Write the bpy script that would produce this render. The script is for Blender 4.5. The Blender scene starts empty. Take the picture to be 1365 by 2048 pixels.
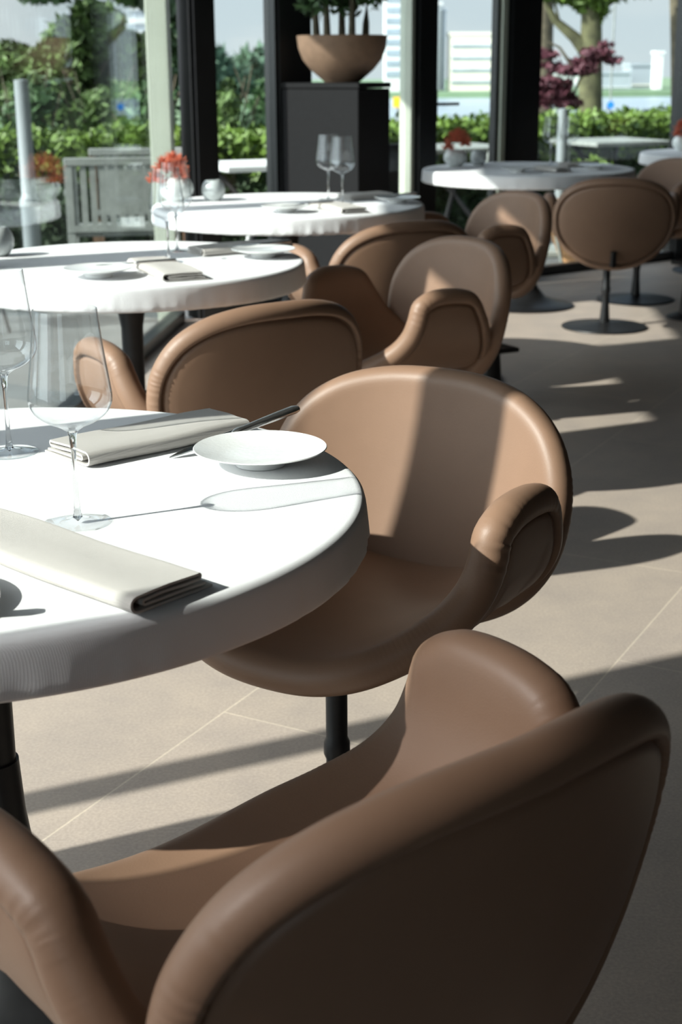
import bpy, math, random
import numpy as np
from mathutils import Vector, Matrix

random.seed(7)
rng = np.random.default_rng(7)
R = math.radians
sc = bpy.context.scene
col = sc.collection

# ------------------------------------------------------------------ camera, world, sun, exposure
cam_d = bpy.data.cameras.new('camera'); cam = bpy.data.objects.new('camera', cam_d); col.objects.link(cam)
PITCH = 17.4
cam.location = (0, 0, 1.27)
cam.rotation_euler = (Matrix.Rotation(R(90 - PITCH), 3, 'X') @ Matrix.Rotation(R(-0.35), 3, 'Z')).to_euler()
cam_d.sensor_fit = 'VERTICAL'; cam_d.sensor_height = 36; cam_d.sensor_width = 24
cam_d.lens = 2844 / 2048 * 36
cam_d.dof.use_dof = True; cam_d.dof.focus_distance = 1.95; cam_d.dof.aperture_fstop = 7.1
cam_d.clip_end = 2000
sc.camera = cam

SUN_AZ, SUN_EL, SUN_W = 25.0, 34.0, 9.5
sd = bpy.data.lights.new('sun', 'SUN'); so = bpy.data.objects.new('sun', sd); col.objects.link(so)
sd.energy = SUN_W; sd.angle = R(0.6); sd.color = (1.0, 0.96, 0.91)
tr = Vector((math.cos(R(SUN_AZ)) * math.cos(R(SUN_EL)), math.sin(R(SUN_AZ)) * math.cos(R(SUN_EL)), -math.sin(R(SUN_EL))))
so.rotation_euler = tr.to_track_quat('-Z', 'Y').to_euler()
so.location = (-4, -2, 5)

w = bpy.data.worlds.new('sky'); sc.world = w; w.use_nodes = True
nt = w.node_tree; nt.nodes.clear()
def wn(t): return nt.nodes.new(t)
out = wn('ShaderNodeOutputWorld'); bg = wn('ShaderNodeBackground'); tc = wn('ShaderNodeTexCoord')
sep = wn('ShaderNodeSeparateXYZ'); rmp = wn('ShaderNodeValToRGB')
rmp.color_ramp.elements[0].position = 0.0; rmp.color_ramp.elements[0].color = (0.70, 0.78, 0.84, 1)
rmp.color_ramp.elements[1].position = 0.55; rmp.color_ramp.elements[1].color = (0.30, 0.46, 0.72, 1)
mp = wn('ShaderNodeMapping'); mp.inputs['Scale'].default_value = (1.4, 1.4, 6)
nz = wn('ShaderNodeTexNoise'); nz.inputs['Scale'].default_value = 2.2; nz.inputs['Detail'].default_value = 7
cr = wn('ShaderNodeValToRGB'); cr.color_ramp.elements[0].position = 0.46; cr.color_ramp.elements[1].position = 0.64
mx = wn('ShaderNodeMix'); mx.data_type = 'RGBA'; mx.inputs[7].default_value = (0.82, 0.86, 0.90, 1)
L = nt.links.new
L(tc.outputs['Generated'], sep.inputs[0]); L(sep.outputs['Z'], rmp.inputs[0])
L(tc.outputs['Generated'], mp.inputs[0]); L(mp.outputs[0], nz.inputs[0]); L(nz.outputs[0], cr.inputs[0])
L(cr.outputs[0], mx.inputs[0]); L(rmp.outputs[0], mx.inputs[6]); L(mx.outputs[2], bg.inputs[0])
# bright hazy sky around the sun
dt = wn('ShaderNodeVectorMath'); dt.operation = 'DOT_PRODUCT'; dt.inputs[1].default_value = tuple(-tr)
cl_ = wn('ShaderNodeMath'); cl_.operation = 'MAXIMUM'; cl_.inputs[1].default_value = 0
pw_ = wn('ShaderNodeMath'); pw_.operation = 'POWER'; pw_.inputs[1].default_value = 3
ml_ = wn('ShaderNodeMath'); ml_.operation = 'MULTIPLY'; ml_.inputs[1].default_value = 5.2
bg2 = wn('ShaderNodeBackground'); bg2.inputs[0].default_value = (0.93, 0.96, 1.0, 1); ad_ = wn('ShaderNodeAddShader')
L(tc.outputs['Generated'], dt.inputs[0]); L(dt.outputs['Value'], cl_.inputs[0]); L(cl_.outputs[0], pw_.inputs[0]); L(pw_.outputs[0], ml_.inputs[0])
L(ml_.outputs[0], bg2.inputs[1]); L(bg.outputs[0], ad_.inputs[0]); L(bg2.outputs[0], ad_.inputs[1]); L(ad_.outputs[0], out.inputs[0])
bg.inputs[1].default_value = 1.15

sc.view_settings.view_transform = 'Standard'; sc.view_settings.look = 'None'
sc.view_settings.gamma = 1; sc.view_settings.use_curve_mapping = False
sc.view_settings.exposure = -0.1
sc.cycles.transparent_max_bounces = 40

# ------------------------------------------------------------------ materials
def mat(name, color, rough=0.5, metal=0.0, var=0.0, vscale=20, bump=0.0, bscale=200, spec=0.5, sheen=0.0, coord='Object'):
    m = bpy.data.materials.new(name); m.use_nodes = True; t = m.node_tree; b = t.nodes['Principled BSDF']
    b.inputs['Base Color'].default_value = (*color, 1); b.inputs['Roughness'].default_value = rough
    b.inputs['Metallic'].default_value = metal; b.inputs['Specular IOR Level'].default_value = spec
    b.inputs['Sheen Weight'].default_value = sheen
    c = t.nodes.new('ShaderNodeTexCoord')
    if var:
        n = t.nodes.new('ShaderNodeTexNoise'); n.inputs['Scale'].default_value = vscale; n.inputs['Detail'].default_value = 5
        r = t.nodes.new('ShaderNodeValToRGB')
        r.color_ramp.elements[0].position = .3; r.color_ramp.elements[1].position = .7
        r.color_ramp.elements[0].color = (*[x * (1 - var) for x in color], 1); r.color_ramp.elements[1].color = (*[min(1, x * (1 + var)) for x in color], 1)
        t.links.new(c.outputs[coord], n.inputs[0]); t.links.new(n.outputs[0], r.inputs[0]); t.links.new(r.outputs[0], b.inputs['Base Color'])
    if bump:
        n = t.nodes.new('ShaderNodeTexNoise'); n.inputs['Scale'].default_value = bscale; n.inputs['Detail'].default_value = 3
        bp = t.nodes.new('ShaderNodeBump'); bp.inputs['Strength'].default_value = bump; bp.inputs['Distance'].default_value = 0.001
        t.links.new(c.outputs[coord], n.inputs[0]); t.links.new(n.outputs[0], bp.inputs['Height']); t.links.new(bp.outputs[0], b.inputs['Normal'])
    return m

def leather(name, color):
    m = mat(name, color, rough=0.48, spec=0.40, var=.05, vscale=9)
    t = m.node_tree; b = t.nodes['Principled BSDF']; c = t.nodes.new('ShaderNodeTexCoord')
    v = t.nodes.new('ShaderNodeTexVoronoi'); v.inputs['Scale'].default_value = 420
    n = t.nodes.new('ShaderNodeTexNoise'); n.inputs['Scale'].default_value = 25
    a = t.nodes.new('ShaderNodeMath'); a.operation = 'MULTIPLY_ADD'; a.inputs[1].default_value = 0.35
    bp = t.nodes.new('ShaderNodeBump'); bp.inputs['Strength'].default_value = .35; bp.inputs['Distance'].default_value = .0006
    t.links.new(c.outputs['Object'], v.inputs[0]); t.links.new(c.outputs['Object'], n.inputs[0])
    t.links.new(v.outputs['Distance'], a.inputs[0]); t.links.new(n.outputs[0], a.inputs[2])
    t.links.new(a.outputs[0], bp.inputs['Height']); t.links.new(bp.outputs[0], b.inputs['Normal'])
    return m

def weave(name, color, scale=420, strength=.5, rough=.9):
    m = mat(name, color, rough=rough, spec=.15, sheen=.15)
    t = m.node_tree; b = t.nodes['Principled BSDF']; c = t.nodes.new('ShaderNodeTexCoord')
    ws = []
    for d in ('X', 'Y'):
        wv = t.nodes.new('ShaderNodeTexWave'); wv.wave_type = 'BANDS'; wv.bands_direction = d
        wv.inputs['Scale'].default_value = scale / 3; wv.inputs['Distortion'].default_value = .6; wv.inputs['Detail'].default_value = 1
        t.links.new(c.outputs['Object'], wv.inputs[0]); ws.append(wv)
    a = t.nodes.new('ShaderNodeMath'); a.operation = 'ADD'
    n = t.nodes.new('ShaderNodeTexNoise'); n.inputs['Scale'].default_value = 30
    a2 = t.nodes.new('ShaderNodeMath'); a2.operation = 'ADD'
    bp = t.nodes.new('ShaderNodeBump'); bp.inputs['Strength'].default_value = strength; bp.inputs['Distance'].default_value = .0006
    t.links.new(c.outputs['Object'], n.inputs[0])
    t.links.new(ws[0].outputs['Fac'], a.inputs[0]); t.links.new(ws[1].outputs['Fac'], a.inputs[1])
    t.links.new(a.outputs[0], a2.inputs[0]); t.links.new(n.outputs[0], a2.inputs[1])
    t.links.new(a2.outputs[0], bp.inputs['Height']); t.links.new(bp.outputs[0], b.inputs['Normal'])
    return m

def thin_glass(name, tint=(1, 1, 1), f0=.04, edge=None, rough=0.0, power=5):
    """thin walled clear glass: a clear sheet plus its surface reflection (Schlick)"""
    m = bpy.data.materials.new(name); m.use_nodes = True; t = m.node_tree; t.nodes.clear()
    o = t.nodes.new('ShaderNodeOutputMaterial'); g = t.nodes.new('ShaderNodeBsdfGlossy'); tp = t.nodes.new('ShaderNodeBsdfTransparent')
    mixs = t.nodes.new('ShaderNodeMixShader'); g.inputs['Roughness'].default_value = rough; g.inputs['Color'].default_value = (.95, .98, 1, 1)
    geo = t.nodes.new('ShaderNodeNewGeometry'); d = t.nodes.new('ShaderNodeVectorMath'); d.operation = 'DOT_PRODUCT'
    ab = t.nodes.new('ShaderNodeMath'); ab.operation = 'ABSOLUTE'
    om = t.nodes.new('ShaderNodeMath'); om.operation = 'SUBTRACT'; om.inputs[0].default_value = 1
    pw = t.nodes.new('ShaderNodeMath'); pw.operation = 'POWER'; pw.inputs[1].default_value = power
    ma = t.nodes.new('ShaderNodeMath'); ma.operation = 'MULTIPLY_ADD'; ma.inputs[1].default_value = 1 - f0; ma.inputs[2].default_value = f0
    l = t.links.new
    l(geo.outputs['Normal'], d.inputs[0]); l(geo.outputs['Incoming'], d.inputs[1]); l(d.outputs['Value'], ab.inputs[0]); l(ab.outputs[0], om.inputs[1])
    l(om.outputs[0], pw.inputs[0]); l(pw.outputs[0], ma.inputs[0]); l(ma.outputs[0], mixs.inputs[0])
    l(tp.outputs[0], mixs.inputs[1]); l(g.outputs[0], mixs.inputs[2]); l(mixs.outputs[0], o.inputs[0])
    tp.inputs[0].default_value = (*tint, 1)
    if edge:   # longer path through the wall at grazing angles absorbs more
        rm = t.nodes.new('ShaderNodeValToRGB'); rm.color_ramp.elements[0].position = edge[0]; rm.color_ramp.elements[0].color = (*tint, 1)
        rm.color_ramp.elements[1].position = 1; rm.color_ramp.elements[1].color = (*edge[1], 1)
        l(om.outputs[0], rm.inputs[0]); l(rm.outputs[0], tp.inputs[0])
    return m

def solid_glass(name):
    m = bpy.data.materials.new(name); m.use_nodes = True; b = m.node_tree.nodes['Principled BSDF']
    b.inputs['Transmission Weight'].default_value = 1; b.inputs['Roughness'].default_value = 0; b.inputs['IOR'].default_value = 1.5
    return m

M = {}
M['leather'] = leather('brown_leather', (0.240, 0.143, 0.093))
M['black'] = mat('black_metal', (.012, .012, .013), rough=.45, metal=.3, var=.2, vscale=30)
M['frame'] = mat('window_frame_black', (.01, .011, .012), rough=.4, var=.15, vscale=15)
M['pole'] = mat('pale_painted_steel', (.50, .54, .45), rough=.5, var=.04, vscale=6)
M['grey_pole'] = mat('grey_painted_pole', (.24, .27, .28), rough=.5, var=.05, vscale=6)
M['charcoal'] = mat('charcoal_panel', (.009, .009, .010), rough=.7, spec=.15, var=.12, vscale=40)
M['cloth'] = weave('white_linen', (.82, .82, .83), 900, .3)
M['napkin'] = weave('grey_beige_linen', (.56, .53, .495), 1100, .6)
M['china'] = mat('white_china', (.78, .79, .78), rough=.18, var=.02, bump=.25, bscale=160)
M['steel'] = mat('polished_steel', (.70, .68, .66), rough=.3, metal=1, var=.05)
M['blade'] = mat('knife_blade', (.22, .23, .23), rough=.22, metal=1, var=.05)
M['gold'] = mat('bowl_clay', (.20, .125, .08), rough=.75, var=.1, vscale=25, bump=.3, bscale=120)
M['terracotta'] = mat('ribbed_terracotta', (.62, .34, .16), rough=.8, var=.08)
M['vase'] = mat('white_glazed_vase', (.78, .82, .80), rough=.3, var=.03)
M['candle'] = mat('frosted_glass_holder', (.50, .54, .54), rough=.25, var=.05, vscale=40)
M['flower'] = mat('orange_petals', (.58, .15, .08), rough=.6, var=.3, vscale=60)
M['glass'] = thin_glass('wine_glass', (.99, .993, .994), .05, (.74, (.46, .49, .50)))
M['stem_glass'] = solid_glass('solid_stem_glass')
M['pane'] = thin_glass('window_pane', (.93, .965, .95), .035, power=7)
M['leaf'] = mat('green_leaves', (.075, .13, .03), rough=.6, var=.55, vscale=6)
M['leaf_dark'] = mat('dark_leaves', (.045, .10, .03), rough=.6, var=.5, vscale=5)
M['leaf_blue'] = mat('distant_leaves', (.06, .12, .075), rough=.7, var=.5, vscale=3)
M['hedge_shade'] = mat('hedge_shaded_leaves', (.02, .042, .012), rough=.7, var=.5, vscale=8)
M['sun_dimmer'] = thin_glass('sun_dimmer_pane', (.50, .50, .50), .035)
M['leaf_bright'] = mat('bright_leaves', (.10, .17, .022), rough=.55, var=.4, vscale=8)
M['maple'] = mat('red_maple_leaves', (.12, .035, .05), rough=.6, var=.4, vscale=6)
M['bark'] = mat('tree_bark', (.10, .085, .055), rough=.9, var=.4, vscale=12, bump=.8, bscale=30)
M['bark_green'] = mat('mossy_bark', (.085, .085, .04), rough=.9, var=.4, vscale=9, bump=.8, bscale=30)
M['wood_grey'] = mat('weathered_grey_wood', (.24, .26, .24), rough=.8, var=.15, vscale=20)
M['wood'] = mat('brown_wood', (.14, .085, .05), rough=.7, var=.2, vscale=20)
M['paving'] = mat('terrace_paving', (.13, .14, .14), rough=.85, var=.15, vscale=3)
M['wall'] = mat('room_wall', (.05, .045, .04), rough=.9, var=.05, vscale=2)
M['ceil'] = mat('ceiling_paint', (.10, .098, .095), rough=.95, var=.03, vscale=2)
M['white_paint'] = mat('white_render', (.66, .67, .66), rough=.8, var=.04, vscale=.1)
M['cream'] = mat('cream_render', (.72, .69, .58), rough=.8, var=.05, vscale=.1)
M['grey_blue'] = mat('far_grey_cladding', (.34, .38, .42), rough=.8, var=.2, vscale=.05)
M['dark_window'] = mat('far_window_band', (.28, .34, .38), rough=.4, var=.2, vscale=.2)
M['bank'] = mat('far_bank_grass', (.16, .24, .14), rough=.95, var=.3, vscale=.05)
M['soil'] = mat('soil_and_shade', (.03, .02, .015), rough=1, var=.3, vscale=40)
M['yellow'] = mat('yellow_sign', (.85, .50, .02), rough=.6, var=.03)
M['blue'] = mat('blue_sign', (.02, .22, .75), rough=.5, var=.03)
M['water'] = mat('river_water', (.30, .36, .40), rough=.35, var=.12, vscale=.05, bump=0)

# floor: large stone tiles laid on the diagonal
fm = bpy.data.materials.new('stone_tiles'); fm.use_nodes = True; t = fm.node_tree; b = t.nodes['Principled BSDF']
c = t.nodes.new('ShaderNodeTexCoord'); mpp = t.nodes.new('ShaderNodeMapping'); mpp.vector_type = 'TEXTURE'
GA = math.degrees(math.atan2(.88, .475))
mpp.inputs['Rotation'].default_value = (0, 0, R(GA)); mpp.inputs['Location'].default_value = (-.244, 2.677, 0)
br = t.nodes.new('ShaderNodeTexBrick'); br.offset = 0.5; br.inputs['Scale'].default_value = 1
br.inputs['Brick Width'].default_value = 1.27; br.inputs['Row Height'].default_value = .637; br.inputs['Mortar Size'].default_value = .0022
br.inputs['Mortar Smooth'].default_value = .2; br.inputs['Bias'].default_value = 0
br.inputs['Color1'].default_value = (.40, .335, .285, 1); br.inputs['Color2'].default_value = (.43, .36, .31, 1); br.inputs['Mortar'].default_value = (.56, .48, .39, 1)
n1 = t.nodes.new('ShaderNodeTexNoise'); n1.inputs['Scale'].default_value = 5; n1.inputs['Detail'].default_value = 9; n1.inputs['Roughness'].default_value = .65
n2 = t.nodes.new('ShaderNodeTexNoise'); n2.inputs['Scale'].default_value = 160; n2.inputs['Detail'].default_value = 4
r1 = t.nodes.new('ShaderNodeValToRGB'); r1.color_ramp.elements[0].position = .3; r1.color_ramp.elements[1].position = .75
r1.color_ramp.elements[0].color = (.86, .86, .88, 1); r1.color_ramp.elements[1].color = (1.10, 1.08, 1.05, 1)
r2 = t.nodes.new('ShaderNodeValToRGB'); r2.color_ramp.elements[0].position = .35; r2.color_ramp.elements[1].position = .7
r2.color_ramp.elements[0].color = (.90, .90, .90, 1); r2.color_ramp.elements[1].color = (1.07, 1.07, 1.07, 1)
m1 = t.nodes.new('ShaderNodeMix'); m1.data_type = 'RGBA'; m1.blend_type = 'MULTIPLY'; m1.inputs[0].default_value = 1
m2 = t.nodes.new('ShaderNodeMix'); m2.data_type = 'RGBA'; m2.blend_type = 'MULTIPLY'; m2.inputs[0].default_value = 1
l = t.links.new
l(c.outputs['Object'], mpp.inputs[0]); l(mpp.outputs[0], br.inputs['Vector']); l(c.outputs['Object'], n1.inputs[0]); l(c.outputs['Object'], n2.inputs[0])
l(n1.outputs[0], r1.inputs[0]); l(n2.outputs[0], r2.inputs[0]); l(br.outputs['Color'], m1.inputs[6]); l(r1.outputs[0], m1.inputs[7])
l(m1.outputs[2], m2.inputs[6]); l(r2.outputs[0], m2.inputs[7]); l(m2.outputs[2], b.inputs['Base Color'])
b.inputs['Roughness'].default_value = .5; b.inputs['Specular IOR Level'].default_value = .4
bp = t.nodes.new('ShaderNodeBump'); bp.inputs['Strength'].default_value = .3; bp.inputs['Distance'].default_value = .0006
l(n2.outputs[0], bp.inputs['Height']); l(bp.outputs[0], b.inputs['Normal'])
M['floor'] = fm

# ------------------------------------------------------------------ mesh helpers
def mesh_obj(name, verts, faces, material, parent=None, smooth=True, loc=None):
    me = bpy.data.meshes.new(name)
    me.from_pydata([tuple(map(float, v)) for v in verts], [], [tuple(int(i) for i in f) for f in faces])
    me.materials.append(material)
    if smooth: me.polygons.foreach_set('use_smooth', [True] * len(me.polygons))
    me.update()
    o = bpy.data.objects.new(name, me); col.objects.link(o)
    if parent is not None: o.parent = parent
    if loc is not None: o.location = loc
    return o

def tag(o, label=None, cat=None, group=None, kind=None):
    if label: o['label'] = label
    if cat: o['category'] = cat
    if group: o['group'] = group
    if kind: o['kind'] = kind
    return o

def empty(name, loc, rz=0, label=None, cat=None, group=None):
    o = bpy.data.objects.new(name, None); col.objects.link(o); o.location = loc; o.rotation_euler = (0, 0, rz)
    o.empty_display_size = .1
    return tag(o, label, cat, group)

class MB:
    def __init__(s): s.v = []; s.f = []
    def add(s, v, f):
        k = len(s.v); s.v += [tuple(p) for p in v]; s.f += [tuple(i + k for i in q) for q in f]; return s
    def box(s, x0, x1, y0, y1, z0, z1, bev=0.0, mat4=None):
        if bev:
            e = bev; vs = []
            pts = [(x0 + e, y0), (x1 - e, y0), (x1, y0 + e), (x1, y1 - e), (x1 - e, y1), (x0 + e, y1), (x0, y1 - e), (x0, y0 + e)]
            inn = [(x0 + e, y0 + e), (x1 - e, y0 + e), (x1 - e, y0 + e), (x1 - e, y1 - e), (x1 - e, y1 - e), (x0 + e, y1 - e), (x0 + e, y1 - e), (x0 + e, y0 + e)]
            vs = [(*p, z0) for p in inn] + [(*p, z0 + e) for p in pts] + [(*p, z1 - e) for p in pts] + [(*p, z1) for p in inn]
            fs = [tuple(range(7, -1, -1)), tuple(range(24, 32))]
            for r in range(3):
                for i in range(8): fs.append((r * 8 + i, r * 8 + (i + 1) % 8, r * 8 + 8 + (i + 1) % 8, r * 8 + 8 + i))
        else:
            vs = [(x0, y0, z0), (x1, y0, z0), (x1, y1, z0), (x0, y1, z0), (x0, y0, z1), (x1, y0, z1), (x1, y1, z1), (x0, y1, z1)]
            fs = [(3, 2, 1, 0), (4, 5, 6, 7), (0, 1, 5, 4), (1, 2, 6, 5), (2, 3, 7, 6), (3, 0, 4, 7)]
        if mat4 is not None: vs = [tuple(mat4 @ Vector(p)) for p in vs]
        return s.add(vs, fs)
    def obox(s, a, b_, w, z0, z1, side=0.0, bev=0.0):
        """box along the floor line a-b, width w, offset sideways"""
        a = Vector((a[0], a[1], 0)); b_ = Vector((b_[0], b_[1], 0)); d = (b_ - a); Ln = d.length; ang = math.atan2(d.y, d.x)
        m4 = Matrix.Translation(a) @ Matrix.Rotation(ang, 4, 'Z')
        return s.box(0, Ln, side - w / 2, side + w / 2, z0, z1, bev, m4)
    def lathe(s, prof, n=48, c=(0, 0, 0), close=False):
        vs = []; fs = []
        m = len(prof)
        for r, z in prof:
            for i in range(n):
                a = 2 * math.pi * i / n; vs.append((c[0] + r * math.cos(a), c[1] + r * math.sin(a), c[2] + z))
        for j in range(m - 1):
            for i in range(n):
                a, b2 = j * n + i, j * n + (i + 1) % n; fs.append((a, b2, b2 + n, a + n))
        if prof[0][0] > 1e-6 and close: fs.append(tuple(range(n - 1, -1, -1)))
        if prof[-1][0] > 1e-6 and close: fs.append(tuple(range((m - 1) * n, m * n)))
        return s.add(vs, fs)
    def tube(s, pts, rad, n=8):
        pts = [Vector(p) for p in pts]; rad = rad if hasattr(rad, '__len__') else [rad] * len(pts)
        vs = []; fs = []; up = Vector((0, 0, 1))
        for k, p in enumerate(pts):
            d = (pts[min(k + 1, len(pts) - 1)] - pts[max(k - 1, 0)]).normalized()
            x = d.cross(up)
            if x.length < .05: x = d.cross(Vector((1, 0, 0)))
            x.normalize(); y = d.cross(x)
            for i in range(n):
                a = 2 * math.pi * i / n; vs.append(p + rad[k] * (x * math.cos(a) + y * math.sin(a)))
        for j in range(len(pts) - 1):
            for i in range(n): a, b2 = j * n + i, j * n + (i + 1) % n; fs.append((a, a + n, b2 + n, b2))
        fs.append(tuple(range(n))); fs.append(tuple(range((len(pts) - 1) * n + n - 1, (len(pts) - 1) * n - 1, -1)))
        return s.add(vs, fs)
    def build(s, name, m, parent=None, smooth=True, loc=None):
        o = mesh_obj(name, s.v, s.f, m, parent, False, loc)
        if smooth:
            o.data.polygons.foreach_set('use_smooth', [True] * len(o.data.polygons))
            try: o.data.set_sharp_from_angle(angle=R(38))
            except Exception: pass
        return o

def copy_tree(o, parent=None):
    c_ = o.copy(); col.objects.link(c_)
    if parent is not None: c_.parent = parent
    for ch in list(o.children): copy_tree(ch, c_)
    return c_

def catmull(P, n, closed=True):
    P = np.array(P, float); k = len(P); o = []
    seg = k if closed else k - 1
    for i in range(seg):
        p0, p1, p2, p3 = (P[(i - 1) % k] if closed else P[max(i - 1, 0)]), P[i], P[(i + 1) % k], (P[(i + 2) % k] if closed else P[min(i + 2, k - 1)])
        for t_ in np.arange(0, 1, 1 / 24):
            o.append(.5 * (2 * p1 + (p2 - p0) * t_ + (2 * p0 - 5 * p1 + 4 * p2 - p3) * t_ ** 2 + (3 * p1 - p0 - 3 * p2 + p3) * t_ ** 3))
    if not closed: o.append(P[-1])
    o = np.array(o)
    q = np.vstack([o, o[:1]]) if closed else o
    L_ = np.r_[0, np.cumsum(np.hypot(*(np.diff(q, axis=0).T)))]
    s_ = np.linspace(0, L_[-1], n + 1 if closed else n)
    r_ = np.c_[np.interp(s_, L_, q[:, 0]), np.interp(s_, L_, q[:, 1])]
    return r_[:-1] if closed else r_

def gath(k):
    return np.sin(k * .74 + 2.6 * np.sin(k * .13) + 1.7 * np.sin(k * .057)) * (.35 + .65 * np.sin(k * .17 + 1.2 * np.sin(k * .061)) ** 2)

def padded_sheet(outline, surf, h_roll, h_in, h_out, ruch=None, seam=True, centre=(0, 0)):
    """upholstered panel: outline (N,2) in sheet coordinates, surf maps (u,v)->xyz; rolled edge, seam on outer face"""
    N = len(outline); C0 = np.array(centre)
    def S(uv): return np.array(surf(uv[:, 0], uv[:, 1])).T
    def normal(uv):
        e = 1e-3
        du = S(uv + [e, 0]) - S(uv - [e, 0]); dv = S(uv + [0, e]) - S(uv - [0, e])
        n_ = np.cross(du, dv); return n_ / np.linalg.norm(n_, axis=1)[:, None]
    # outward direction at the rim
    tan = np.roll(outline, -1, 0) - np.roll(outline, 1, 0); nrm2 = np.c_[tan[:, 1], -tan[:, 0]]; nrm2 /= np.linalg.norm(nrm2, axis=1)[:, None]
    if ((outline - C0) * nrm2).sum() < 0: nrm2 = -nrm2
    E = outline
    outd = S(E + nrm2 * .004) - S(E - nrm2 * .004)
    Nn = normal(E); outd -= (outd * Nn).sum(1)[:, None] * Nn; outd /= np.linalg.norm(outd, axis=1)[:, None]
    rings = []
    def inside(r_, off):
        uv = C0 + (E - C0) * r_; rings.append(S(uv) + normal(uv) * off)
    Ein = E - nrm2 * h_roll * 1.25
    for r_ in (.03, .1, .2, .3, .4, .5, .6, .7, .78, .85, .91, .96, 1.0):
        uv = C0 + (Ein - C0) * r_; rings.append(S(uv) + normal(uv) * (h_in + (h_roll - h_in) * r_ ** 6))
    base = S(E - nrm2 * h_roll * 1.0)
    nb = normal(E - nrm2 * h_roll)
    ru = np.zeros(N) if ruch is None else ruch
    k = np.arange(N)
    for a in np.linspace(90, -100, 15):
        amp = 1.0
        rr = h_roll
        wv = ru * gath(k) * .0008 * max(0, math.cos(R(a + 75))) ** 2
        rr = h_roll + wv
        rings.append(base + nb * (rr * math.sin(R(a)))[:, None] + outd * (rr * math.cos(R(a)))[:, None])
    if seam:
        inset = E - nrm2 * (h_roll * 1.12)
        wv = ru * gath(k) * .0009
        rings.append(S(inset) - normal(inset) * (h_out * .52 + wv)[:, None])
        inset = E - nrm2 * (h_roll * 1.28)
        rings.append(S(inset) - normal(inset) * (h_out * .55 + wv)[:, None])
        inset = E - nrm2 * (h_roll * 1.46)
        rings.append(S(inset) - normal(inset) * (h_out * .93 + wv * 0)[:, None])
        E2 = E - nrm2 * (h_roll * 1.75)
    else: E2 = E - nrm2 * (h_roll * 1.3)
    for r_ in (1, .92, .82, .7, .55, .4, .22, .06):
        uv = C0 + (E2 - C0) * r_; rings.append(S(uv) - normal(uv) * h_out)
    V = np.vstack(rings); F = []
    m_ = len(rings)
    for j in range(m_ - 1):
        for i in range(N): F.append((j * N + i, j * N + (i + 1) % N, (j + 1) * N + (i + 1) % N, (j + 1) * N + i))
    F.append(tuple(range(N - 1, -1, -1))); F.append(tuple(range((m_ - 1) * N, m_ * N)))
    return V, F

# ------------------------------------------------------------------ the room
def left_x(y): return -.836 + (y - 7.47) * .085          # the long glass wall on the left
CORNER = (-.836, 7.47)
def w2(t_): return (CORNER[0] + .8 * t_, CORNER[1] + .6 * t_)
H_ROOM = 3.0
Y0 = -3.2
floor_poly = [(left_x(Y0), Y0), (6, Y0), (6, w2(8.545)[1]), CORNER]
def slab(name, poly, z0, z1, m, kind='structure'):
    n = len(poly); v = [(*p, z0) for p in poly] + [(*p, z1) for p in poly]
    f = [tuple(range(n - 1, -1, -1)), tuple(range(n, 2 * n))] + [(i, (i + 1) % n, n + (i + 1) % n, n + i) for i in range(n)]
    o = mesh_obj(name, v, f, m, smooth=False); o['kind'] = kind; return o
slab('floor', floor_poly, -.2, 0, M['floor'])
slab('ceiling', [(left_x(Y0) - 1.30, Y0), (6.2, Y0), (6.2, w2(8.8)[1]), (CORNER[0] - .9, CORNER[1] + .45), (CORNER[0] - 1.36, CORNER[1] + .1)], H_ROOM, H_ROOM + .35, M['ceil'])
slab('wall_right', [(6, Y0), (6.2, Y0), (6.2, w2(8.7)[1]), (6, w2(8.545)[1])], 0, H_ROOM, M['wall'])
slab('wall_back', [(-.35, Y0 - .2), (6.2, Y0 - .2), (6.2, Y0), (-.35, Y0)], 0, H_ROOM, M['wall'])
o = MB().box(-1.9, -.35, Y0 - .2, Y0, 0, .7).build('wall_back', M['wall'], smooth=False); o['kind'] = 'structure'
o = MB().box(-1.9, -.35, Y0 - .11, Y0 - .098, .7, H_ROOM).build('window_11', M['pane'], smooth=False); o['kind'] = 'structure'  # unseen glazed opening added behind the camera for fill light
# terrace outside, with the outer ground beyond
slab('terrace_ground', [(-12, -4), (left_x(-4) - .02, -4), (CORNER[0] - .03, CORNER[1] + .03), (w2(8.6)[0], w2(8.6)[1] + .06), (14, 19), (14, 24), (-12, 13)], -.3, -.04, M['paving'])
# window panes (real sheets) and frames
def pane(name, a, b_, z0=.06, z1=H_ROOM - .02, th=.012, side=0):
    o = MB().obox(a, b_, th, z0, z1, side).build(name, M['pane'], smooth=False); o['kind'] = 'structure'; return o
mull = [(-3.2, .08), (-.55, .08), (1.595, .10), (3.88, .17)]
ys = [Y0] + [m_[0] for m_ in mull[1:]] + [7.40]
slab('wall_left', [(left_x(Y0) - .2, Y0), (left_x(Y0), Y0), (left_x(.1), .1), (left_x(.1) - .2, .1)], 0, H_ROOM, M['wall']); o = MB().obox((left_x(.1), .1), (left_x(.80), .80), .012, .06, H_ROOM - .02).build('window_1', M['sun_dimmer'], smooth=False); o['kind'] = 'structure'; pane('window_2', (left_x(.80), .80), (left_x(ys[2]), ys[2]))  # dark pane added out of view to dim the sun on the foreground chair
pass
pane('window_3', (left_x(ys[2] + .1), ys[2] + .1), (left_x(ys[3]), ys[3])); pane('window_4', (left_x(ys[3] + .1), ys[3] + .1), (left_x(ys[4]), ys[4]))
for y_, hw in mull[2:]:
    o = MB().box(left_x(y_) - .10, left_x(y_) + .06, y_, y_ + hw, 0, H_ROOM).build('trim_1', M['frame'], smooth=False); o['kind'] = 'structure'
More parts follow.
